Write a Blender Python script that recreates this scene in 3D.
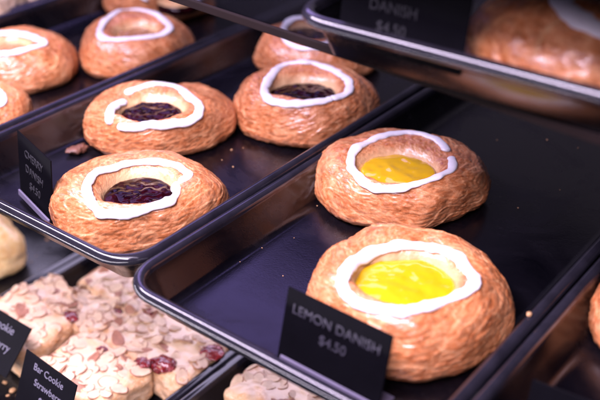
import bpy, bmesh, math, random
from mathutils import Vector, Matrix, noise
from mathutils.bvhtree import BVHTree
R_ = math.radians
scene = bpy.context.scene
for o in list(bpy.data.objects): bpy.data.objects.remove(o)

# ------------------------------------------------------------------ camera
CAM_H = 0.36; F_PX = 937.0; PITCH = R_(31); YAW = R_(38)
cd = bpy.data.cameras.new('camera'); cam = bpy.data.objects.new('camera', cd)
scene.collection.objects.link(cam); scene.camera = cam
cam.location = (0, 0, CAM_H); cam.rotation_euler = (math.pi/2 - PITCH, 0, YAW)
cd.sensor_width = 36; cd.lens = 36*F_PX/600; cd.clip_start = 0.01; cd.clip_end = 60
cd.dof.use_dof = True; cd.dof.focus_distance = 0.69; cd.dof.aperture_fstop = 4.6
cd.dof.aperture_blades = 7

# ------------------------------------------------------------------ light
world = bpy.data.worlds.new('World'); scene.world = world; world.use_nodes = True
world.node_tree.nodes['Background'].inputs[0].default_value = (0.62, 0.55, 1.0, 1)
world.node_tree.nodes['Background'].inputs[1].default_value = 0.05
def area(name, loc, target, sx, sy, power, col):
    ld = bpy.data.lights.new(name, 'AREA'); ld.shape = 'RECTANGLE'; ld.size = sx; ld.size_y = sy
    ld.energy = power; ld.color = col
    o = bpy.data.objects.new(name, ld); scene.collection.objects.link(o); o.location = loc
    d = Vector(target) - Vector(loc); o.rotation_euler = d.to_track_quat('-Z', 'Y').to_euler()
    return o
LED = (0.89, 0.74, 1.0)
area('front_led_strip', (-0.60, 0.05, 0.72), (-0.42, 0.52, 0), 1.5, 0.08, 36.0, LED)
area('tray_sheen_panel', (-1.15, 1.10, 0.80), (-0.50, 0.42, 0.0), 0.75, 0.40, 3.6, (0.50, 0.36, 1.0))  # added panel that gives the tray floors their violet sheen
area('under_shelf_led_panel', (-0.74, 0.57, -0.046), (-0.74, 0.55, -0.30), 1.0, 0.10, 1.7, (0.76, 0.66, 1.0))
area('lower_shelf_fill_strip', (-0.70, 0.190, -0.062), (-0.64, 0.56, -0.20), 1.0, 0.012, 2.5, (0.95, 0.86, 1.0))  # added fill lamp in open air, brightens the almond bars
area('rim_highlight_strip', (-0.26, 0.26, 0.30), (-0.22, 0.42, 0.16), 0.50, 0.012, 0.50, LED)  # added thin lamp, placed for the highlight on the overhead tray's rim
area('shop_ceiling_panel', (-0.22, -0.40, 1.55), (-0.34, 0.5, 0), 1.2, 0.6, 27.0, (0.98, 0.83, 1.0))
scene.view_settings.view_transform = 'Standard'; scene.view_settings.look = 'None'
scene.view_settings.exposure = 0.12; scene.view_settings.gamma = 1.0
scene.render.engine = 'CYCLES'

# ------------------------------------------------------------------ helpers
fw = Vector((-math.sin(YAW)*math.cos(PITCH), math.cos(YAW)*math.cos(PITCH), -math.sin(PITCH)))
rt = Vector((math.cos(YAW), math.sin(YAW), 0)); up = rt.cross(fw)
FD = Vector((-math.sin(YAW), math.cos(YAW), 0))
def at(px, py, z):
    """the point of the level plane at height z that was measured at this spot of the photograph"""
    d = fw + rt*((px-300)/F_PX) + up*((200-py)/F_PX)
    return Vector((0, 0, CAM_H)) + d*((z-CAM_H)/d.z)

def link(o):
    scene.collection.objects.link(o); return o
def tag(o, label=None, cat=None, group=None, kind=None):
    if label: o['label'] = label
    if cat: o['category'] = cat
    if group: o['group'] = group
    if kind: o['kind'] = kind
    return o
def empty(name, loc, rz=0):
    o = bpy.data.objects.new(name, None); link(o); o.location = loc; o.rotation_euler = (0, 0, rz)
    o.empty_display_size = 0.02
    return o
def mesh_obj(name, verts, faces, mat, parent=None, smooth=True):
    me = bpy.data.meshes.new(name); me.from_pydata([tuple(v) for v in verts], [], faces); me.update()
    if smooth:
        for p in me.polygons: p.use_smooth = True
    if mat: me.materials.append(mat)
    o = bpy.data.objects.new(name, me); link(o)
    if parent: o.parent = parent
    return o
def bm_obj(name, bm, mat, parent=None, smooth=True):
    bmesh.ops.recalc_face_normals(bm, faces=bm.faces)
    me = bpy.data.meshes.new(name); bm.to_mesh(me); bm.free()
    if smooth:
        for p in me.polygons: p.use_smooth = True
    if mat: me.materials.append(mat)
    o = bpy.data.objects.new(name, me); link(o)
    if parent: o.parent = parent
    return o
def box_bm(sx, sy, sz, bev=0.0, c=(0, 0, 0), seg=2):
    bm = bmesh.new(); bmesh.ops.create_cube(bm, size=1)
    for v in bm.verts: v.co = Vector((v.co.x*sx+c[0], v.co.y*sy+c[1], v.co.z*sz+c[2]))
    if bev: bmesh.ops.bevel(bm, geom=bm.edges[:], offset=bev, segments=seg, affect='EDGES', profile=0.5)
    return bm
def catmull(pts, t, closed):
    n = len(pts); i = int(math.floor(t)); f = t-i
    g = (lambda k: pts[k % n]) if closed else (lambda k: pts[max(0, min(n-1, k))])
    a, b, c, d = g(i-1), g(i), g(i+1), g(i+2)
    return 0.5*((2*b)+(c-a)*f+(2*a-5*b+4*c-d)*f*f+(3*b-a-3*c+d)*f*f*f)

# ------------------------------------------------------------------ materials
def new_mat(name):
    m = bpy.data.materials.new(name); m.use_nodes = True
    nt = m.node_tree; return m, nt, nt.nodes['Principled BSDF'], nt.nodes, nt.links
def noise_node(nodes, links, vec, scale, detail=4, rough=0.55, dist=0.0):
    n = nodes.new('ShaderNodeTexNoise'); n.inputs['Scale'].default_value = scale
    n.inputs['Detail'].default_value = detail; n.inputs['Roughness'].default_value = rough
    n.inputs['Distortion'].default_value = dist
    if vec is not None: links.new(vec, n.inputs['Vector'])
    return n
def ramp(nodes, links, src, stops):
    r = nodes.new('ShaderNodeValToRGB'); e = r.color_ramp.elements
    while len(e) < len(stops): e.new(0.5)
    for i, (p, c) in enumerate(stops):
        e[i].position = p; e[i].color = c if len(c) == 4 else (*c, 1)
    links.new(src, r.inputs['Fac']); return r
def mix(nodes, links, a, b, fac, mode='MIX'):
    m = nodes.new('ShaderNodeMix'); m.data_type = 'RGBA'; m.blend_type = mode
    for s, v in ((6, a), (7, b), (0, fac)):
        if hasattr(v, 'is_output'): links.new(v, m.inputs[s])
        else: m.inputs[s].default_value = v if s == 0 else (*v, 1)
    return m.outputs[2]
def bump(nodes, links, src, strength, dist, prev=None):
    b = nodes.new('ShaderNodeBump'); b.inputs['Strength'].default_value = strength
    b.inputs['Distance'].default_value = dist; links.new(src, b.inputs['Height'])
    if prev is not None: links.new(prev.outputs[0], b.inputs['Normal'])
    return b

def mat_tray():
    m, nt, p, N, L = new_mat('black_enamel')
    geo = N.new('ShaderNodeNewGeometry')
    n1 = noise_node(N, L, geo.outputs['Position'], 11, 7, 0.66, 0.9)
    n2 = noise_node(N, L, geo.outputs['Position'], 900, 2, 0.5)
    r = ramp(N, L, n1.outputs['Fac'], [(0.30, (0.13,)*3), (0.50, (0.22,)*3), (0.68, (0.44,)*3)])
    L.new(r.outputs[0], p.inputs['Roughness'])
    c = ramp(N, L, n1.outputs['Fac'], [(0.3, (0.0011, 0.0010, 0.0018)), (0.75, (0.0030, 0.0025, 0.0042))])
    L.new(c.outputs[0], p.inputs['Base Color'])
    b1 = bump(N, L, n1.outputs['Fac'], 0.03, 0.004)
    b2 = bump(N, L, n2.outputs['Fac'], 0.10, 0.0006, b1)
    L.new(b2.outputs[0], p.inputs['Normal'])
    p.inputs['IOR'].default_value = 1.5
    return m
def mat_dough(name, dark, mid, light, crumb):
    m, nt, p, N, L = new_mat(name)
    tc = N.new('ShaderNodeTexCoord'); P = tc.outputs['Object']
    at_ = N.new('ShaderNodeAttribute'); at_.attribute_name = 'swirl'; S = at_.outputs['Vector']
    cr = N.new('ShaderNodeAttribute'); cr.attribute_name = 'crumb'
    big = noise_node(N, L, P, 34, 4, 0.6, 0.5)
    med = noise_node(N, L, S, 230, 5, 0.65, 0.8)
    fin = noise_node(N, L, P, 620, 3, 0.6)
    c1 = ramp(N, L, big.outputs['Fac'], [(0.30, dark), (0.50, mid), (0.70, light)])
    c2 = ramp(N, L, med.outputs['Fac'], [(0.33, dark), (0.48, mid), (0.63, light)])
    col = mix(N, L, c1.outputs[0], c2.outputs[0], 0.5)
    wq = N.new('ShaderNodeVectorMath'); wq.operation = 'MULTIPLY_ADD'
    L.new(big.outputs['Color'], wq.inputs[0]); wq.inputs[1].default_value = (0.022,)*3; L.new(S, wq.inputs[2])
    bl = N.new('ShaderNodeTexVoronoi'); bl.feature = 'SMOOTH_F1'; bl.inputs['Scale'].default_value = 175; L.new(wq.outputs[0], bl.inputs['Vector'])
    bc = ramp(N, L, bl.outputs['Distance'], [(0.18, light), (0.42, mid), (0.66, dark)])
    col = mix(N, L, col, bc.outputs[0], 0.30)
    fl = noise_node(N, L, S, 330, 3, 0.6, 1.2)
    ff = ramp(N, L, fl.outputs['Fac'], [(0.56, (0, 0, 0)), (0.68, (0.42,)*3)])
    col = mix(N, L, col, tuple(min(1, x*1.12+.04) for x in light), ff.outputs[0])
    # small darker toasted freckles of the crust
    sp = ramp(N, L, fin.outputs['Fac'], [(0.58, (0, 0, 0)), (0.72, (1, 1, 1))])
    spf = N.new('ShaderNodeMath'); spf.operation = 'MULTIPLY'; spf.inputs[1].default_value = 0.28
    L.new(sp.outputs[0], spf.inputs[0])
    col = mix(N, L, col, tuple(x*0.62 for x in dark), spf.outputs[0])
    to = N.new('ShaderNodeAttribute'); to.attribute_name = 'toast'
    tf = N.new('ShaderNodeMath'); tf.operation = 'MULTIPLY'; tf.inputs[1].default_value = 0.42; L.new(to.outputs['Fac'], tf.inputs[0])
    col = mix(N, L, col, tuple(x*0.72 for x in dark), tf.outputs[0])
    col = mix(N, L, col, crumb, cr.outputs['Fac'])
    L.new(col, p.inputs['Base Color'])
    rr = ramp(N, L, med.outputs['Fac'], [(0.3, (0.27,)*3), (0.7, (0.50,)*3)])
    L.new(rr.outputs[0], p.inputs['Roughness'])
    vo = N.new('ShaderNodeTexVoronoi'); vo.feature = 'SMOOTH_F1'; vo.inputs['Scale'].default_value = 380
    wv = N.new('ShaderNodeVectorMath'); wv.operation = 'MULTIPLY_ADD'
    L.new(med.outputs['Color'], wv.inputs[0]); wv.inputs[1].default_value = (0.006,)*3; L.new(S, wv.inputs[2])
    L.new(wv.outputs[0], vo.inputs['Vector'])
    b0 = bump(N, L, bl.outputs['Distance'], -0.26, 0.0014)
    b1 = bump(N, L, med.outputs['Fac'], 0.26, 0.0012, b0)
    b2 = bump(N, L, vo.outputs['Distance'], -0.35, 0.0010, b1)
    b3 = bump(N, L, fin.outputs['Fac'], 0.35, 0.0006, b2)
    L.new(b3.outputs[0], p.inputs['Normal'])
    p.inputs['Coat Weight'].default_value = 0.6; p.inputs['Coat Roughness'].default_value = 0.25
    p.inputs['Subsurface Weight'].default_value = 0.08
    p.inputs['Subsurface Radius'].default_value = (1.0, 0.45, 0.2); p.inputs['Subsurface Scale'].default_value = 0.004
    return m
def mat_icing():
    m, nt, p, N, L = new_mat('sugar_icing')
    tc = N.new('ShaderNodeTexCoord')
    n = noise_node(N, L, tc.outputs['Object'], 210, 3, 0.5)
    p.inputs['Base Color'].default_value = (0.71, 0.68, 0.69, 1); p.inputs['Roughness'].default_value = 0.33
    p.inputs['Subsurface Weight'].default_value = 0.25
    p.inputs['Subsurface Radius'].default_value = (1, 0.9, 0.8); p.inputs['Subsurface Scale'].default_value = 0.002
    b = bump(N, L, n.outputs['Fac'], 0.22, 0.0012); L.new(b.outputs[0], p.inputs['Normal'])
    return m
def mat_fill(name, c0, c1, rough, scale, bs, coat=0.6, sss=0.0):
    m, nt, p, N, L = new_mat(name)
    tc = N.new('ShaderNodeTexCoord')
    n = noise_node(N, L, tc.outputs['Object'], scale, 4, 0.55, 0.8)
    c = ramp(N, L, n.outputs['Fac'], [(0.35, c0), (0.68, c1)]); L.new(c.outputs[0], p.inputs['Base Color'])
    p.inputs['Roughness'].default_value = rough; p.inputs['Coat Weight'].default_value = coat
    p.inputs['Coat Roughness'].default_value = 0.06
    if sss:
        p.inputs['Subsurface Weight'].default_value = sss
        p.inputs['Subsurface Radius'].default_value = (1.0, 0.7, 0.1); p.inputs['Subsurface Scale'].default_value = 0.004
    b = bump(N, L, n.outputs['Fac'], bs, 0.003); L.new(b.outputs[0], p.inputs['Normal'])
    return m
def mat_flat(name, col, rough=0.4, coat=0.0, nscale=0, var=0.25, bs=0.1, bd=0.0005):
    m, nt, p, N, L = new_mat(name)
    p.inputs['Roughness'].default_value = rough; p.inputs['Coat Weight'].default_value = coat
    tc = N.new('ShaderNodeTexCoord')
    n = noise_node(N, L, tc.outputs['Object'], nscale or 120, 4)
    c = ramp(N, L, n.outputs['Fac'], [(0.3, tuple(x*(1-var) for x in col)), (0.7, tuple(min(1, x*(1+var)) for x in col))])
    L.new(c.outputs[0], p.inputs['Base Color'])
    b = bump(N, L, n.outputs['Fac'], bs, bd); L.new(b.outputs[0], p.inputs['Normal'])
    return m
def mat_glass(name='clear_glass', tint=(0.74, 0.75, 0.79, 1)):
    m, nt, p, N, L = new_mat(name)
    N.remove(p); out = N['Material Output']
    tr = N.new('ShaderNodeBsdfTransparent'); tr.inputs[0].default_value = tint
    gl = N.new('ShaderNodeBsdfGlossy'); gl.inputs['Roughness'].default_value = 0.03
    fr = N.new('ShaderNodeFresnel'); fr.inputs['IOR'].default_value = 1.45
    ge = N.new('ShaderNodeNewGeometry'); om = N.new('ShaderNodeMath'); om.operation = 'SUBTRACT'; om.inputs[0].default_value = 1.0
    L.new(ge.outputs['Backfacing'], om.inputs[1]); mu = N.new('ShaderNodeMath'); mu.operation = 'MULTIPLY'
    L.new(fr.outputs[0], mu.inputs[0]); L.new(om.outputs[0], mu.inputs[1])      # no inner mirror: the pane is thin
    mx = N.new('ShaderNodeMixShader'); L.new(mu.outputs[0], mx.inputs[0]); L.new(tr.outputs[0], mx.inputs[1]); L.new(gl.outputs[0], mx.inputs[2])
    L.new(mx.outputs[0], out.inputs[0])
    return m
M = {}
M['tray'] = mat_tray()
M['dough'] = mat_dough('golden_crust', (0.215, 0.048, 0.012), (0.48, 0.158, 0.050), (0.70, 0.350, 0.165), (0.72, 0.47, 0.24))
M['icing'] = mat_icing()
M['lemon'] = mat_fill('lemon_curd', (0.53, 0.312, 0.006), (0.57, 0.340, 0.008), 0.10, 40, 0.10, 1.0, 0.3)
M['cherry'] = mat_fill('dark_cherry', (0.003, 0.0003, 0.001), (0.020, 0.0012, 0.003), 0.13, 90, 0.20, 0.35)
pc = M['cherry'].node_tree.nodes['Principled BSDF']; pc.inputs['Specular IOR Level'].default_value = 0.10; pc.inputs['Coat Weight'].default_value = 0.22
M['apple'] = mat_fill('apple_filling', (0.25, 0.10, 0.035), (0.42, 0.20, 0.08), 0.22, 120, 0.6, 0.6)
M['card'] = mat_flat('black_card', (0.002, 0.0018, 0.003), 0.6, 0, 40, 0.2, 0.03)
M['card'].node_tree.nodes['Principled BSDF'].inputs['Specular IOR Level'].default_value = 0.05
M['ink'] = mat_flat('grey_lettering', (0.027, 0.025, 0.036), 0.6, 0, 60, 0.15, 0.0)
M['ink2'] = mat_flat('pale_lettering', (0.085, 0.08, 0.11), 0.6, 0, 60, 0.15, 0.0)
M['ink3'] = mat_flat('faint_lettering', (0.009, 0.0085, 0.012), 0.7, 0, 60, 0.15, 0.0)
M['acrylic'] = mat_flat('pale_acrylic', (0.13, 0.115, 0.17), 0.3, 0.5, 50, 0.1, 0.02)
M['paper'] = mat_flat('white_paper', (0.75, 0.73, 0.76), 0.7, 0, 50, 0.05, 0.02)
M['bar'] = mat_dough('pale_shortbread', (0.46, 0.19, 0.06), (0.70, 0.41, 0.20), (0.84, 0.62, 0.41), (0.68, 0.49, 0.32))
M['almond'] = mat_flat('almond_flesh', (0.60, 0.425, 0.28), 0.5, 0, 150, 0.14, 0.2)
M['almond_skin'] = mat_flat('toasted_almond', (0.33, 0.14, 0.08), 0.5, 0, 150, 0.25, 0.2)
M['jam'] = mat_fill('red_jam', (0.09, 0.004, 0.007), (0.30, 0.012, 0.014), 0.12, 160, 0.8, 1.0)
M['puff'] = mat_dough('pale_puff_crust', (0.70, 0.36, 0.11), (0.85, 0.55, 0.22), (0.90, 0.70, 0.38), (0.90, 0.72, 0.46))
M['sugar'] = mat_dough('sugared_crust', (0.50, 0.30, 0.15), (0.66, 0.48, 0.32), (0.76, 0.64, 0.52), (0.74, 0.60, 0.44))
M['crumb'] = mat_flat('crumb_crust', (0.50, 0.28, 0.13), 0.7, 0, 300, 0.35, 0.5, 0.001)
M['burnt'] = mat_flat('burnt_flake', (0.13, 0.050, 0.028), 0.45, 0.2, 400, 0.6, 0.9, 0.002)
M['glass'] = mat_glass()
M['dimming'] = mat_glass('light_dimming_glass', (0.06, 0.06, 0.07, 1))  # dark glass of the added shelf, dims the lamps above the upper tray
M['rim'] = mat_flat('highlight_tray_rim', (0.012, 0.011, 0.016), 0.15, 0.3, 60, 0.3, 0.03)  # rim colour lifted and gloss raised to imitate its bright highlights
M['edge'] = mat_flat('shelf_edge_trim', (0.008, 0.004, 0.004), 0.7, 0.3, 30, 0.2, 0.02)
M['edge'].node_tree.nodes['Principled BSDF'].inputs['Specular IOR Level'].default_value = 0.12; M['edge'].node_tree.nodes['Principled BSDF'].inputs['Coat Weight'].default_value = 0.0
M['case'] = mat_flat('dark_case_lining', (0.006, 0.006, 0.008), 0.6, 0, 12, 0.3, 0.05)

# ------------------------------------------------------------------ case structure
WT = 0.226; TD = 0.026            # rim width and depth of one tray
LOW = -0.19; UPZ = 0.168          # rim heights of the lower and upper shelf trays
def slab(name, x0, x1, y0, y1, z0, z1, mat, rz=0, bev=0.002):
    bm = box_bm(x1-x0, y1-y0, z1-z0, bev)
    o = bm_obj(name, bm, mat, None, False); o.location = ((x0+x1)/2, (y0+y1)/2, (z0+z1)/2); o.rotation_euler.z = rz
    return tag(o, kind='structure')
slab('middle_shelf', -1.35, 0.45, 0.40, 1.20, -0.0400, -0.0300, M['case'])
slab('lower_shelf', -1.35, 0.45, 0.20, 1.20, LOW-0.050, LOW-0.030, M['case'])
slab('back_wall', -1.9, 1.0, 1.22, 1.25, -0.3, 0.7, M['case'])

# ------------------------------------------------------------------ trays
def rrect(cx, cy, a, b, r, n=8):
    pts = []
    for (sx, sy, a0) in ((1, 1, 0), (-1, 1, 90), (-1, -1, 180), (1, -1, 270)):
        for k in range(n+1):
            t = R_(a0+90*k/n); pts.append((cx+sx*(a-r)+r*math.cos(t), cy+sy*(b-r)+r*math.sin(t)))
    return pts
def tray(label, x0, x1, y0, y1, z, rz=0.0, group=None):
    a, b = (x1-x0)/2, (y1-y0)/2
    prof = [(-.040, -.0260), (-.0215, -.0260), (-.0180, -.0257), (-.0155, -.0243), (-.0140, -.0220), (-.0085, -.0110), (-.0046, -.0030)]
    for k in range(11):
        t = R_(180 - 24*k); prof.append((0.0044*math.cos(t), -0.0012+0.0044*math.sin(t)))
    prof += [(-.0040, -.0068), (-.0078, -.0115), (-.0148, -.0262), (-.0178, -.0276), (-.0215, -.0281), (-.040, -.0281)]
    V = []; F = []; n = None
    for (o, zz) in prof:
        lp = rrect(0, 0, a+o, b+o, max(0.006, 0.026+o)); n = len(lp)
        V += [(x, y, zz) for x, y in lp]
    m = len(prof)
    for i in range(m-1):
        for k in range(n): F.append((i*n+k, i*n+(k+1) % n, (i+1)*n+(k+1) % n, (i+1)*n+k))
    F.append(tuple(range(n-1, -1, -1))); F.append(tuple((m-1)*n+k for k in range(n)))
    o = mesh_obj('baking_tray', V, F, M['tray'])
    o.data.materials.append(M['rim'])
    for p_ in o.data.polygons:
        if p_.center.z > -0.0052 and len(p_.vertices) == 4: p_.material_index = 1
    bm = bmesh.new(); bm.from_mesh(o.data); bmesh.ops.recalc_face_normals(bm, faces=bm.faces); bm.to_mesh(o.data); bm.free()
    o.location = ((x0+x1)/2, (y0+y1)/2, z); o.rotation_euler.z = rz
    return tag(o, label, 'tray', group or 'black baking trays on the display shelves')
TL = 0.62
tray('black tray in the middle row holding the two lemon danishes', -0.3965, -0.1685, 0.3195, 0.3195+TL, 0.0)
tray('black tray in the middle row holding the dark cherry danishes', -0.6320, -0.4070, 0.3300, 0.3300+TL, 0.0015, R_(0.5))
tray('black tray holding the brown-filled danishes at the upper left', -0.8700, -0.6440, 0.3150, 0.3150+TL, 0.0)
tray('black tray with the pale sugared pastries in the top left corner', -1.1060, -0.8800, 0.33, 0.33+TL, 0.0)
tray('mostly empty black tray at the right edge with one cut-off pastry', -0.1585, 0.0675, 0.31, 0.31+TL, 0.0)
tray('black tray on the lower shelf full of almond bars', -0.6680, -0.4480, 0.300, 0.300+TL, LOW)
tray('black tray on the lower shelf with a golden pastry at the left edge', -0.9040, -0.6780, 0.295, 0.295+TL, LOW)
tray('black tray on the lower shelf with one almond bar under the lemon tray', -0.4380, -0.2120, 0.305, 0.305+TL, LOW)
U0 = at(275, 13, UPZ)
tray('black tray close overhead on the upper glass shelf', U0.x+0.004, U0.x+0.004+0.34, at(470, 62, UPZ).y+0.003, at(470, 62, UPZ).y+0.45, UPZ, R_(1.2))

slab('added_shade_shelf', -0.345, 0.36, 0.386, 0.95, 0.225, 0.235, M['dimming'])  # added unseen shelf, there to shade the overhead tray and its pastry
# upper glass shelf; its front edge has the reflected brown in its colour
e0 = at(205, 5, UPZ-0.030); e1 = at(560, 122, UPZ-0.030)
ang = math.atan2(e1.y-e0.y, e1.x-e0.x); ex = (e1-e0).normalized(); ey = Vector((-ex.y, ex.x, 0))
g = bm_obj('glass_shelf', box_bm(1.9, 0.40, 0.0060, 0.0008), M['glass'], None, False)
g.location = e0 + ex*0.25 + ey*0.2035 + Vector((0, 0, -0.003)); g.rotation_euler.z = ang
tag(g, 'clear glass upper shelf carrying the tray close overhead', 'shelf')
ed = bm_obj('edge_trim', box_bm(1.9, 0.0030, 0.0064, 0.0010), M['edge'], g, False)
ed.location = (0, -0.2017, 0)

# ------------------------------------------------------------------ danishes
PROF = [(-.20, 0), (-.07, .04), (-.004, .18), (.006, .34), (.045, .52), (.12, .68), (.24, .83), (.40, .94), (.56, 1.0), (.70, 1.0), (.82, .96), (.91, .87), (.965, .74), (1.0, .58), (1.02, .40)]
def fbm_ridge(v):
    return 1-abs(noise.noise(v))*2
def danish(label, px, R, hgt, z0, fillc, icing_paths, seed, kind, fill_rel=0.62, nu=300, nv=120, iw=0.0037, fry=0.86, lump=1.0, closed=True, squ=0.0, cat='danish'):
    """px: world xy centre; R: (right, forward) radii; fillc: (cx, cy, hx, hy) of the filling in the photo"""
    ox = Vector((px[0], px[1], z0)); root = empty('danish', ox); tag(root, label, cat, 'round danishes on the trays')
    rnd = random.Random(seed); so = Vector((rnd.uniform(0, 90), rnd.uniform(0, 90), rnd.uniform(0, 90)))
    zf = z0+hgt*fill_rel
    cl, cr_ = at(fillc[0]-fillc[2], fillc[1], zf), at(fillc[0]+fillc[2], fillc[1], zf)
    fr = (cr_-cl).length/2*1.03
    bk, ft = at(fillc[0], fillc[1]-fillc[3], zf), at(fillc[0], fillc[1]+fillc[3], zf+0.004)
    fry = max(0.62, min(1.15, (bk-ft).length/2/fr*1.06))
    fc = (bk+ft)/2 - ox; fc.z = 0
    tw = rnd.choice((-1, 1))*1.1
    def Rout(t):
        d = Vector((math.cos(t), math.sin(t), 0))
        q = 1.0 + 0.065*lump*noise.noise(d*1.3+so) + 0.022*lump*noise.noise(d*3.1+so*1.7)
        ell = 1/math.sqrt((math.cos(t)/R[0])**2+(math.sin(t)/R[1])**2)
        return ell*q*(1+squ*math.cos(2*t+0.8))
    def Rin(t):
        d = Vector((math.cos(t), math.sin(t), 0))
        ell = 1/math.sqrt((math.cos(t)/fr)**2+(math.sin(t)/(fr*fry))**2)
        return ell*(1+0.06*noise.noise(d*1.6+so*2.1)+0.03*noise.noise(d*4+so))
    prof = [Vector((a, b, 0)) for a, b in PROF]
    V = []; swirl = []; crumb = []; toast = []
    outs = [Rout(2*math.pi*i/nu) for i in range(nu)]; ins = [Rin(2*math.pi*i/nu) for i in range(nu)]
    base = []
    for j in range(nv+1):
        p = catmull(prof, (len(prof)-1.0001)*j/nv, False); s, zz = p.x, p.y
        for i in range(nu):
            t = 2*math.pi*i/nu
            d = rt*math.cos(t)+FD*math.sin(t)
            if s <= 0: pt = d*(outs[i]*(1+s))
            else: pt = (d*outs[i]).lerp(fc+d*ins[i], s)
            base.append(Vector((pt.x, pt.y, zz*hgt)))
    def bn(j, i): return base[max(0, min(nv, j))*nu + i % nu]
    for j in range(nv+1):
        f = j/nv
        for i in range(nu):
            t = 2*math.pi*i/nu; b = bn(j, i)
            nrm = (bn(j, i+1)-bn(j, i-1)).cross(bn(j+1, i)-bn(j-1, i))
            nrm = nrm.normalized() if nrm.length > 1e-12 else Vector((0, 0, 1))
            ts = t + tw*f
            sw = Vector((math.cos(ts)*0.052, math.sin(ts)*0.052, f*0.120))
            flat = min(1.0, f/0.10)                       # the base stays flat on the tray
            inner = max(0.0, min(1.0, (f-0.66)/0.14))
            q = Vector((b.x, b.y, b.z))
            d1 = noise.noise(q*36+so)*0.0032*lump + noise.noise(q*85+so*1.9)*0.0009
            lay = f*6.0 + 2.2*noise.noise(Vector((sw.x*30, sw.y*30, sw.z*24))+so*0.6)
            st = lay-math.floor(lay); lm = max(0, noise.noise(sw*40+so*3.1)+0.25)
            d1 += (0.0011*(st**2.5)-0.0004)*(1-inner)*lm          # loose edges of the laminated layers
            d2 = abs(noise.noise(Vector((sw.x*150, sw.y*150, sw.z*210))+so*1.3))
            w3 = Vector((sw.x*310, sw.y*310, sw.z*420))+so*0.3
            d3 = abs(noise.noise(w3+Vector((d2, d1*300, 0))*0.6))
            d1 += (d2-0.25)*0.0009 + (d3-0.25)*0.00042                # puffed blisters with creases between
            dd = d1*flat*(1-0.75*inner)
            v = b + nrm*dd
            if v.z < 0: v.z = 0
            V.append(v); swirl.append(sw)
            cn = noise.noise(sw*70+so)
            c_in = max(0.0, min(1.0, (f-0.715+0.045*cn)/0.12))
            crack = max(0.0, min(1.0, (0.10-st)/0.10))*max(0, min(1, 0.5+2.2*cn))*0.55*(1-inner) if f < 0.6 else 0
            crumb.append(max(c_in*0.85, crack)); toast.append(max(0.0, min(1.0, (d2-0.26)*2.6 + 0.5*noise.noise(sw*38+so*2)))*(1-c_in))
    F = []
    for j in range(nv):
        for i in range(nu):
            F.append((j*nu+i, j*nu+(i+1) % nu, (j+1)*nu+(i+1) % nu, (j+1)*nu+i))
    F.append(tuple(range(nu-1, -1, -1))); F.append(tuple(nv*nu+i for i in range(nu)))
    body = mesh_obj('crust', V, F, M['dough'], root)
    a1 = body.data.attributes.new('swirl', 'FLOAT_VECTOR', 'POINT'); a1.data.foreach_set('vector', [c for s_ in swirl for c in s_])
    a2 = body.data.attributes.new('crumb', 'FLOAT', 'POINT'); a2.data.foreach_set('value', crumb)
    a3 = body.data.attributes.new('toast', 'FLOAT', 'POINT'); a3.data.foreach_set('value', toast)
    bvh = BVHTree.FromPolygons(V, F)
    # filling
    FV = []; FF = []; na = 72; nr = 22
    lumpy = {'lemon': (0.0011, 62), 'cherry': (0.0016, 105), 'apple': (0.0018, 100)}[kind]
    for r in range(nr+1):
        for i in range(na):
            t = 2*math.pi*i/na; k = max(0.002, r/nr)*1.06
            d = rt*math.cos(t)+FD*math.sin(t)
            ell = Rin(t)*k
            p = fc+d*ell
            zz = hgt*fill_rel + lumpy[0]*(noise.noise(p*lumpy[1]+so)+0.6*noise.noise(p*lumpy[1]*2.3+so)) - 0.0012*k*k
            FV.append((p.x, p.y, zz))
    for r in range(nr):
        for i in range(na): FF.append((r*na+i, r*na+(i+1) % na, (r+1)*na+(i+1) % na, (r+1)*na+i))
    k0 = len(FV)
    for i in range(na): FV.append((FV[nr*na+i][0], FV[nr*na+i][1], hgt*0.42))
    for i in range(na): FF.append((nr*na+i, nr*na+(i+1) % na, k0+(i+1) % na, k0+i))
    FF.append(tuple(k0+na-1-i for i in range(na))); FF.append(tuple(range(na-1, -1, -1)))
    fo = bm_from('filling', FV, FF, M[kind], root)
    # icing piped on the crown
    for pi, (pts, cl_) in enumerate(icing_paths):
        wp = []
        for x, y in pts:                                   # where that spot of the icing lies on the crust
            a = at(x, y, z0+0.09)-ox; b = at(x, y, z0)-ox; hit = bvh.ray_cast(a, (b-a).normalized())
            if not hit[0]: hit = bvh.find_nearest(at(x, y, z0+hgt*0.9)-ox)
            wp.append(hit[0])
        piping(wp, cl_, bvh, root, iw, seed*7+pi)
    return root
def bm_from(name, V, F, mat, parent):
    o = mesh_obj(name, V, F, mat, parent)
    bm = bmesh.new(); bm.from_mesh(o.data); bmesh.ops.recalc_face_normals(bm, faces=bm.faces); bm.to_mesh(o.data); bm.free()
    return o
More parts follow.
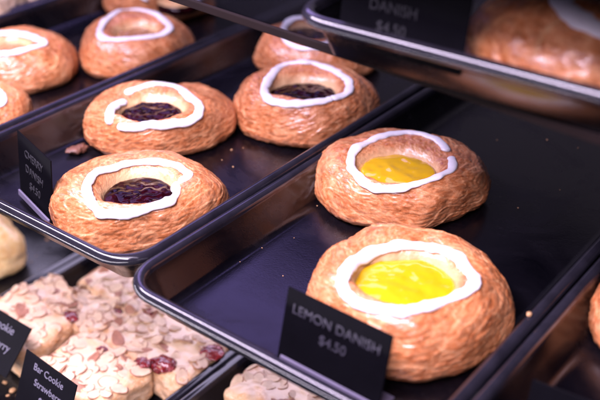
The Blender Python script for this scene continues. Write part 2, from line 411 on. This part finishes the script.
def piping(wp, closed, bvh, parent, w, seed):
    """a soft bead of icing laid along the crust, following its surface"""
    n = len(wp); per = 14; N = n*per if closed else (n-1)*per
    P = [catmull(wp, (k/per), closed) for k in range(N if closed else N+1)]
    L = len(P); H = [bvh.find_nearest(p) for p in P]
    P = [h[0] for h in H]; NR = [h[1] if h[1].z > 0 else -h[1] for h in H]
    def smooth(A, rad):
        out = []
        for k in range(L):
            acc = Vector((0, 0, 0)); c = 0
            for d in range(-rad, rad+1):
                q = k+d
                if closed: q %= L
                elif q < 0 or q >= L: continue
                acc += A[q]; c += 1
            out.append(acc/c)
        return out
    P = smooth(P, 4); NR = [(v+Vector((0, 0, .35))).normalized() for v in smooth(NR, 10)]
    V = []; F = []; so = Vector((seed*3.3, seed*1.7, 5.1)); m = 16
    dist = [0]
    for k in range(1, L): dist.append(dist[-1]+(P[k]-P[k-1]).length)
    for k in range(L):
        a = P[(k-1) % L] if closed else P[max(0, k-1)]; b = P[(k+1) % L] if closed else P[min(L-1, k+1)]
        t = (b-a).normalized(); up_ = NR[k]; nn = up_.cross(t).normalized(); q = P[k]
        wob = noise.noise(q*75+so); ww = w*(1.03+0.30*wob+0.20*noise.noise(q*190+so)); cap = 1.0
        if not closed:
            e = min(dist[k], dist[-1]-dist[k])
            if e < ww: cap = math.sqrt(max(0.0, 1-(1-e/ww)**2))
        ww *= max(cap, 0.03); q = q+nn*(0.0011*noise.noise(q*110+so*2))
        for j in range(m):
            th = 2*math.pi*j/m; c, s_ = math.cos(th), math.sin(th)
            h = (0.0019*(1+0.4*wob)*s_ if s_ > 0 else 0.0014*s_)*max(cap, 0.2)
            V.append(q + nn*(ww*c*(1+0.06*noise.noise(q*260+so+Vector((c, s_, 0))))) + up_*(h+0.0003))
    for k in range(L if closed else L-1):
        for j in range(m):
            F.append((k*m+j, k*m+(j+1) % m, ((k+1) % L)*m+(j+1) % m, ((k+1) % L)*m+j))
    if not closed:
        F.append(tuple(range(m))); F.append(tuple((L-1)*m+j for j in range(m-1, -1, -1)))
    return bm_from('icing', V, F, M['icing'], parent)

Z0 = -0.0258
IC = {}
IC['A'] = [([(447,153),(444,146),(436,139.5),(425,135),(410,133),(392,134.5),(375,139),(360,146),(351,156),(351,167),(360,178),(371,187),(385,190),(402,188),(422,182.5),(440,176),(452,169),(453,161),(450,157)], False)]
IC['B'] = [([(475,280),(466,268),(456,256),(440,250),(422,247),(401,246),(380,250),(360,259),(347,269.5),(342.5,283),(348,296.5),(365,307),(386,310),(407,311),(425,307),(446,301),(464,293),(474,286)], True)]
IC['C'] = [([(177,184),(188,177),(186,171),(175,165.6),(160,162.3),(143,162.3),(128,163.4),(112,168.8),(97,173),(88.7,181),(86.5,189),(89.7,199),(95,208),(104,214),(117,214),(132,212.6),(145,209.6),(158,206),(169,201),(176,196),(176,188),(173,185)], False)]
IC['D'] = [([(126,95),(130,91.5),(138,88.4),(151,84.7),(166.5,84.7),(179.5,88.4),(188,96),(197,102.5),(200,108),(197,115.5),(188,121),(179.5,123),(168.7,124),(153.5,125.3),(138,126.8),(124,127),(117,126.5)], False), ([(112,125),(109.5,119),(110,113),(114.5,107),(122,102.5),(128,104)], False)]
IC['E'] = [([(329.5,99.8),(340,97),(349,91),(348.8,80.5),(336.5,71.8),(319,64.8),(301.5,62.3),(284,64.8),(271.8,75.3),(264.8,87.5),(266.5,97),(277,102.6),(298,104),(315.5,102.5),(327,100.5),(333,98.5)], False)]
IC['F'] = [([(284,29),(286,40),(294.5,45.5),(307,48),(322,46),(333,40),(334,29),(325,20),(305,17),(290,20)], True)]
IC['G'] = [([(101.5,37),(101.5,26),(112,15.7),(126,9.8),(143.5,10.5),(161,17.5),(170,28),(161,35),(140,38.5),(119,40)], True)]
IC['H'] = [([(0,33.7),(13.5,33.3),(27,35),(38,39.4),(43.9,44),(34,47.2),(21,51),(9,53),(-5,54.5),(-22,55),(-30,48),(-28,40),(-15,35)], True)]
IC['I'] = [([(3,98),(-4,92),(-20,89),(-36,93),(-42,101),(-34,109),(-18,111),(-2,106)], True)]
IC['J'] = [([(150,2),(140,-6),(145,-14),(165,-20),(190,-19),(207,-11),(204,-2),(190,4)], False)]
danish('lemon danish at the back of its tray, white icing ring left open at the right', (-.3379, .5644), (.0699, .0638), .039, Z0, (399, 168.5, 33.5, 13), IC['A'], 11, 'lemon', 0.86, nu=420, nv=170)
danish('lemon danish right behind the LEMON DANISH price card', (-.2463, .4301), (.0655, .0665), .045, Z0, (405, 280, 45, 20), IC['B'], 12, 'lemon', 0.84, nu=460, nv=190, iw=.0040)
danish('dark cherry danish at the front of its tray next to the upright black card', (-.4754, .4085), (.0685, .0600), .040, Z0+.0015, (138, 191.5, 31, 13.5), IC['C'], 13, 'cherry', 0.81, nu=420, nv=170)
danish('dark cherry danish whose icing is a broken ring of two pieces', (-.5661, .5185), (.0683, .0575), .038, Z0+.0015, (150, 111.5, 28, 9), IC['D'], 14, 'cherry', 0.86, nu=400, nv=160)
danish('dark cherry danish by the lemon tray rim with deep hollow and thick pale wall', (-.4795, .6220), (.0671, .0647), .042, Z0+.0015, (303, 91.5, 30, 8.5), IC['E'], 15, 'cherry', 0.8, nu=400, nv=160)
danish('farthest cherry danish, half hidden under the overhead tray', (-.5474, .7294), (.0650, .0500), .038, Z0+.0015, (309, 33, 20, 8), IC['F'], 16, 'cherry', 0.8, nu=280, nv=120)
danish('brown-filled danish with a full icing ring in the middle of its tray', (-.7137, .6319), (.0601, .0678), .040, Z0, (136, 33, 18, 5.5), IC['G'], 17, 'apple', 0.80, nu=300, nv=120)
danish('brown-filled danish cut off by the left edge, its icing coming to a point', (-.7720, .5286), (.0534, .0578), .040, Z0, (6, 47, 19, 4.5), IC['H'], 18, 'apple', 0.80, nu=300, nv=120)
danish('small corner of an brown-filled danish at the left edge below the other one', (-.6990, .4290), (.0450, .0400), .034, Z0, (-18, 99, 16, 5), IC['I'], 19, 'apple', 0.7, nu=240, nv=100)
danish('danish with a dark filling cut off by the top edge of the photo', (-.8038, .7553), (.0659, .0500), .038, Z0, (178, -3, 20, 6), IC['J'], 20, 'cherry', 0.7, nu=240, nv=100)
c_ = at(659, 318, -.008)
danish('pastry in the right tray, only its rounded left side in view', (c_.x, c_.y), (.0400, .0450), .040, Z0, (659, 305, 18, 8), [([(631,300),(649,290),(669,290),(684,300),(669,312),(647,312)], True)], 21, 'lemon', 0.6, nu=240, nv=100)
danish('blurred danish on the overhead tray, close to the camera', (-.180, .503), (.0720, .0640), .052, UPZ+Z0, (640, -2, 44, 20), [([(563,6),(577,18),(600,30),(640,40),(690,40),(720,10),(690,-25),(640,-38),(590,-28),(566,-10)], True)], 22, 'apple', 0.6, nu=300, nv=130, iw=.006)

# ------------------------------------------------------------------ almond bars
def lumpy_box(sx, sy, sz, seed, amp, r, n=26):
    """rounded slab with an uneven baked surface; base on z = 0"""
    bm = bmesh.new(); bmesh.ops.create_cube(bm, size=2)
    bmesh.ops.subdivide_edges(bm, edges=bm.edges[:], cuts=n, use_grid_fill=True)
    so = Vector((seed*5.1, seed*2.3, seed*1.1)); H = Vector((sx/2, sy/2, sz/2))
    sw = []
    for v in bm.verts:
        p = Vector((v.co.x*H.x, v.co.y*H.y, v.co.z*H.z))
        c = Vector((max(-H.x+r, min(H.x-r, p.x)), max(-H.y+r, min(H.y-r, p.y)), max(-H.z+r*.8, min(H.z-r*.8, p.z))))
        d = p-c; d = d.normalized() if d.length > 1e-9 else Vector((0, 0, 0))
        q = c+d*min(r, max(r*0.0, r)) if d.length else p
        nz = noise.noise(q*45+so)*amp + noise.noise(q*120+so)*amp*0.45 + noise.noise(q*330+so)*amp*0.18
        out = d if d.length else Vector((0, 0, 1 if v.co.z > 0 else -1))
        q = q+out*nz; q.z = max(q.z+H.z, 0.0)
        v.co = q
    return bm
def add_attrs(o, crumbv=0.0):
    me = o.data; n = len(me.vertices)
    a1 = me.attributes.new('swirl', 'FLOAT_VECTOR', 'POINT'); a1.data.foreach_set('vector', [c for v in me.vertices for c in v.co])
    a2 = me.attributes.new('crumb', 'FLOAT', 'POINT'); a2.data.foreach_set('value', [crumbv]*n)
def almond_mesh(seed):
    rnd = random.Random(seed); L, W, T = rnd.uniform(.0070, .0092), rnd.uniform(.0044, .0056), .00036
    V = []; F = []; n = 26; rings = (0.0, 0.55, 0.88, 1.0)
    bend = rnd.uniform(-.0010, .0016)
    for side in (1, -1):
        for k in rings:
            for i in range(n):
                t = 2*math.pi*i/n; x = math.cos(t)*L*k; y = math.sin(t)*W*k*(1-0.28*math.cos(t)); w_ = 1+0.10*noise.noise(Vector((math.cos(t)*1.6, math.sin(t)*1.6, seed*3.1))); x *= w_; y *= w_
                z = side*T*(1.0 if k < .95 else .45) + bend*(x/L)**2 + 0.0002*noise.noise(Vector((x*300, y*300, seed)))
                V.append((x, y, z))
    r = len(rings)
    for s in range(2):
        o = s*r*n
        for k in range(r-1):
            for i in range(n): F.append((o+k*n+i, o+k*n+(i+1) % n, o+(k+1)*n+(i+1) % n, o+(k+1)*n+i))
    for i in range(n): F.append(((r-1)*n+i, (r-1)*n+(i+1) % n, r*n+(r-1)*n+(i+1) % n, r*n+(r-1)*n+i))
    me = bpy.data.meshes.new('almond_slice'); me.from_pydata(V, [], F); me.update(); pass
    bm = bmesh.new(); bm.from_mesh(me); bmesh.ops.remove_doubles(bm, verts=bm.verts, dist=1e-6)
    bmesh.ops.recalc_face_normals(bm, faces=bm.faces); bm.to_mesh(me); bm.free()
    for p in me.polygons: p.use_smooth = True
    return me
AL = [almond_mesh(s) for s in range(6)]; ALS = [almond_mesh(s+20) for s in range(3)]
for m_ in AL:
    m_.materials.append(M['almond']); m_.materials.append(M['almond_skin'])
    L_ = max(v.co.x for v in m_.vertices)
    for p in m_.polygons:
        c = p.center; r_ = math.hypot(c.x/L_, c.y/max(v.co.y for v in m_.vertices))
        if r_ > 0.89: p.material_index = 1
for m_ in ALS: m_.materials.append(M['almond_skin'])
def almond_bar(label, loc, rz, size, seed, count, jams=(), tilt=(0, 0)):
    root = empty('almond_bar', loc, rz); root.rotation_euler = (tilt[0], tilt[1], rz)
    tag(root, label, 'almond bar', 'almond bars on the lower shelf')
    bm = lumpy_box(*size, seed, 0.0030, 0.0085, 40)
    b = bm_obj('shortbread', bm, M['bar'], root); add_attrs(b)
    vals = []
    for v in b.data.vertices:                       # paler away from the baked edges
        e = min(size[0]/2-abs(v.co.x), size[1]/2-abs(v.co.y)); k_ = (e-.003)/.013 + 1.2*noise.noise(v.co*90+Vector((seed, 0, 0)))
        vals.append(max(0, min(.92, k_)) if v.co.z > size[2]*.6 else max(0, min(.6, .25+noise.noise(v.co*70))))
    b.data.attributes['crumb'].data.foreach_set('value', vals)
    bvh = BVHTree.FromPolygons([v.co for v in b.data.vertices], [tuple(p.vertices) for p in b.data.polygons])
    rnd = random.Random(seed*31+5); k = 0; tries = 0; put = []
    while k < count and tries < 900:
        tries += 1
        x = rnd.uniform(-.5, .5)*size[0]*0.98; y = rnd.uniform(-.5, .5)*size[1]*0.98
        hit = bvh.ray_cast(Vector((x, y, 0.2)), Vector((0, 0, -1)))
        if not hit[0] or hit[0].z < size[2]*.45: continue
        if any((hit[0]-q).length < .0056 for q in put): continue
        put.append(hit[0].copy())
        me = rnd.choice(ALS) if rnd.random() < 0.13 else rnd.choice(AL)
        a = bpy.data.objects.new('almond_slice', me); link(a); a.parent = root
        nrm = (hit[1]+Vector((rnd.uniform(-.30, .30), rnd.uniform(-.30, .30), 0))).normalized()
        q = nrm.to_track_quat('Z', 'Y') @ Matrix.Rotation(rnd.uniform(0, 6.28), 3, 'Z').to_quaternion()
        a.rotation_euler = q.to_euler(); a.location = hit[0]+nrm*rnd.uniform(-.0004, .0007)
        s = rnd.uniform(.72, 1.15); a.scale = (s, s, 1); k += 1
    for (x, y, rr, zz) in jams:
        bm = bmesh.new(); bmesh.ops.create_icosphere(bm, subdivisions=4, radius=1)
        for v in bm.verts:
            c = v.co.copy(); v.co = Vector((c.x*rr, c.y*rr*.85, c.z*rr*.40))*(1+0.42*noise.noise(c*1.3+Vector((x*99, y*99, seed)))+.22*noise.noise(c*4.3+Vector((seed, x*50, 0)))+.10*abs(noise.noise(c*9)))
        hit = bvh.ray_cast(Vector((x*size[0], y*size[1], 0.2)), Vector((0, 0, -1)))
        z = hit[0].z if hit[0] else size[2]*.5
        if zz is not None: z = zz
        j = bm_obj('jam', bm, M['jam'], root); j.location = (x*size[0], y*size[1], z)
    return root
LZ = LOW - 0.0256; BH = 0.034
def barloc(px, py, z=LZ, h=BH):
    p = at(px, py, z+h); return (p.x, p.y, z)
almond_bar('almond bar with a rounded end standing behind the others by the tray wall', barloc(126, 287), R_(-4), (.092, .056, .036), 1, 41, ())
almond_bar('almond bar in the middle of the pile with one dark jam spot', barloc(90, 311), R_(8), (.082, .050, .034), 2, 41, ((-.10, -.36, .0090, None), (.30, .25, .0055, None)))
almond_bar('almond bar poking up behind the leftmost one', barloc(50, 300), R_(-18), (.074, .050, .036), 3, 33, ())
almond_bar('leftmost almond bar, its browned end towards the two black cards', barloc(20, 318, LZ+.003), R_(-2), (.082, .060, .036), 4, 36, (), (0, R_(3)))
almond_bar('large almond bar at the front right beside the Strawberry card', barloc(92, 366, LZ+.002), R_(0), (.088, .064, .034), 5, 48, ((.40, .42, .0075, None), (-.1, .30, .005, None)))
almond_bar('almond bar with two glossy red jam blobs at its right end', barloc(160, 338), R_(3), (.110, .070, .033), 6, 54, ((.25, -.38, .0105, None), (.46, .17, .0100, None), (.10, -.47, .0075, None), (-.30, .30, .005, None)))
almond_bar('single almond bar under the front rim of the lemon tray', barloc(286, 396), R_(0), (.092, .060, .036), 7, 33, ())

# ------------------------------------------------------------------ other pastries
def bun(name, label, cat, loc, rz, size, seed, mat, group=None):
    root = empty(name, loc, rz); tag(root, label, cat, group)
    b = bm_obj('crust', lumpy_box(*size, seed, .0030, min(size)*.42, 30), M[mat], root); add_attrs(b)
    return root
p = at(-12, 238, LZ+.030)
bun('puff_pastry', 'golden puff pastry at the left edge of the lower shelf', 'pastry', (p.x, p.y, LZ), R_(-15), (.085, .060, .044), 31, 'puff')
p = at(-6, 3, Z0+.03)
bun('sugared_pastry', 'pale sugared pastry in the very top left corner', 'pastry', (p.x, p.y, Z0), R_(20), (.056, .070, .040), 32, 'sugar', 'pale sugared pastries')
p = at(42, -18, Z0+.03)
bun('sugared_pastry', 'pale sugared pastry at the top edge, right of its neighbour', 'pastry', (p.x, p.y, Z0), R_(-10), (.080, .070, .040), 33, 'sugar', 'pale sugared pastries')

# ------------------------------------------------------------------ price cards
def lettering(lines, card, mat, cx, top, size, gap, depth=.00025, yf=-.0006):
    for i, txt in enumerate(lines):
        cu = bpy.data.curves.new('lettering', 'FONT'); cu.body = txt; cu.size = size; cu.align_x = 'CENTER'; cu.extrude = depth
        t = bpy.data.objects.new('tmp', cu); link(t)
        me = bpy.data.meshes.new_from_object(t.evaluated_get(bpy.context.evaluated_depsgraph_get()))
        bpy.data.objects.remove(t)
        me.materials.clear(); me.materials.append(mat)
        o = bpy.data.objects.new('lettering', me); link(o); o.parent = card
        o.location = (cx[i] if isinstance(cx, (list, tuple)) else cx, yf-depth, top-i*gap); o.rotation_euler = (math.pi/2, 0, 0)
def price_card(label, corner_l, corner_r, hgt, lean, lines, mat, size, gap, cx=0, topoff=.016, lip=True, group=None, lip_w=None):
    """corner_l, corner_r: world points of the card's top corners; lean: tilt back from upright"""
    top = (corner_l+corner_r)/2; d = corner_r-corner_l; w = d.length; rz = math.atan2(d.y, d.x)
    back = Vector((-math.sin(rz), math.cos(rz), 0))
    foot = top - back*(hgt*math.sin(lean)) - Vector((0, 0, hgt*math.cos(lean)))
    root = empty('price_card', foot, rz); root.rotation_euler = (-lean, 0, rz)
    tag(root, label, 'price card', group or 'black price cards standing in the trays')
    c = bm_obj('card', box_bm(w, .0012, hgt, .0004, (0, 0, hgt/2)), M['card'], root, False)
    lettering(lines, root, mat, cx, hgt-topoff, size, gap)
    if lip:
        lw = (lip_w or w*.93)
        st = bm_obj('stand', box_bm(lw, .0016, .0050, .0005, (w*.02, -.0030, .0035)), M['acrylic'], root, False)
        ft = bm_obj('foot', box_bm(lw, .022, .0014, .0004, (w*.02, .0098, .0007)), M['acrylic'], root, False)
    return root
# lemon card: top edge parallel to the tray front
zt = .026
pl, pr_ = at(289, 286, zt), at(394, 336, zt)
price_card('black price card reading LEMON DANISH in grey letters', pl, pr_, .050, R_(14), ['LEMON DANISH', '$4.50'], M['ink'], .0088, .0112, 0.0, .0150)
zt = .032
pl, pr_ = at(17.5, 130, zt), at(51, 161, zt)
price_card('narrow looking black card turned aside at the left of the cherry tray', pl, pr_, .055, R_(6), ['CHERRY', 'DANISH', '$4.50'], M['ink3'], .0092, .0125, 0.0, .0165, True)
zt = LOW+.045
pl, pr_ = at(-32, 291, zt), at(32, 329, zt)
price_card('black card cut off by the left edge, ending in erry', pl, pr_, .046, R_(46), ['Bar Cookie', 'Raspberry', '$3.50'], M['ink2'], .0100, .0145, (.006, .013, .013), .0130, False)
zt = LOW+.058
pl, pr_ = at(27, 349, zt), at(77.5, 385.5, zt)
price_card('black card reading Bar Cookie Strawberry in front of the almond bars', pl, pr_, .046, R_(24), ['Bar Cookie', 'Strawberry', '$3.50'], M['ink2'], .0082, .0118, (.000, .004, .004), .0110, False)
zt = .004
pl, pr_ = at(533, 379, zt), at(600, 404, zt)
price_card('black card low at the right corner in the mostly empty tray', pl, pr_, .028, R_(20), [], M['ink'], .008, .01, 0, .014, False)
zt = UPZ+.030
pl, pr_ = at(346, -34, zt), at(474, -4, zt)
price_card('blurred black card hooked on the front of the overhead tray', pl, pr_, .044, R_(8), ['DANISH', '$4.50'], M['ink3'], .0090, .0115, -.006, .0200, False)

# ------------------------------------------------------------------ crumbs and flakes
def crumb(name, label, loc, r, mat, seed, flat=.6, group=None, cat='crumb'):
    r = r*(.72 if r > .0018 else .58)
    bm = bmesh.new(); bmesh.ops.create_icosphere(bm, subdivisions=3, radius=1)
    so = Vector((seed*3.7, seed*.9, seed*1.9))
    for v in bm.verts:
        c = v.co.copy(); k = 1+.45*noise.noise(c*1.4+so)+.3*noise.noise(c*3.6+so)
        v.co = Vector((c.x*r*k, c.y*r*k*.75, max(-.5, c.z)*r*k*flat))
    o = bm_obj(name, bm, mat); o.location = Vector(loc)+Vector((0, 0, r*flat*.45)); o.rotation_euler.z = seed*1.3
    return tag(o, label, cat, group)
crumb('pastry_flake', 'dark burnt flake of crust lying beside the broken-ring cherry danish', at(78, 151, Z0+.003), .0125, M['burnt'], 1, .40, None, 'flake')
crumb('pastry_flake', 'brown sticky flake between the two nearer brown-filled danishes', at(77, 66, Z0+.003), .0042, M['burnt'], 2, .5, None, 'flake')
crumb('pastry_crumb', 'orange crumb lying in the mostly empty right tray', at(590, 321, Z0), .0030, M['crumb'], 3, .7)
crumb('pastry_crumb', 'golden crumb stuck on the right rim of the lemon tray', at(529, 315, .0035), .0027, M['crumb'], 4, .6)
crumb('pastry_crumb', 'golden crumb on the lower shelf tray below the cherry tray rim', at(47, 240, LOW-.02), .0026, M['crumb'], 5, .6)
for i, (x, y, r) in enumerate([(262, 248, .0008), (518, 208, .0012), (547, 140, .0014), (578, 148, .0010), (497, 140, .0008), (312, 165, .0008), (294, 238, .0006), (402, 93, .0008), (488, 176, .0013), (283, 276, .0008), (317, 206, .0012), (560, 190, .0007), (240, 262, .0006)]):
    crumb('pastry_crumb', 'tiny pale crumb on the floor of the lemon tray', at(x, y, Z0), r, M['crumb'], 10+i, .6, 'crumbs on the lemon tray floor')
for i, (x, y, r) in enumerate([(231.5, 150, .0016), (233, 167, .0012), (243, 148, .0008), (222, 160, .0008), (62, 196, .0010), (225, 140, .0008)]):
    crumb('pastry_crumb', 'tiny pale crumb on the floor of the cherry tray', at(x, y, Z0+.0015), r, M['crumb'], 40+i, .6, 'crumbs on the cherry tray floor')
for i, (x, y, r) in enumerate([(19, 265, .0030), (31, 262, .0014), (14, 273, .0014), (13, 264, .0008), (38, 270, .0007), (60, 276, .0009), (36, 256, .0010)]):
    crumb('pastry_crumb', 'small pale crumb on the floor of the left lower tray', at(x, y, LZ), r, M['crumb'], 60+i, .6, 'crumbs on the left lower tray floor')
for i, (x, y, r) in enumerate([(5, 383, .0030), (13, 391, .0042), (18, 396, .0026), (8, 396, .0022)]):
    crumb('pastry_crumb', 'golden crumb beside the black cards at the bottom left', at(x, y, LZ), r, M['crumb'], 80+i, .6, 'crumbs beside the bottom left cards')
for i, (x, y, r) in enumerate([(550, 352, .0008), (568, 330, .0007), (560, 345, .0006)]):
    crumb('pastry_crumb', 'tiny speck of crumb in the right tray', at(x, y, Z0), r, M['crumb'], 90+i, .6, 'specks in the right tray')
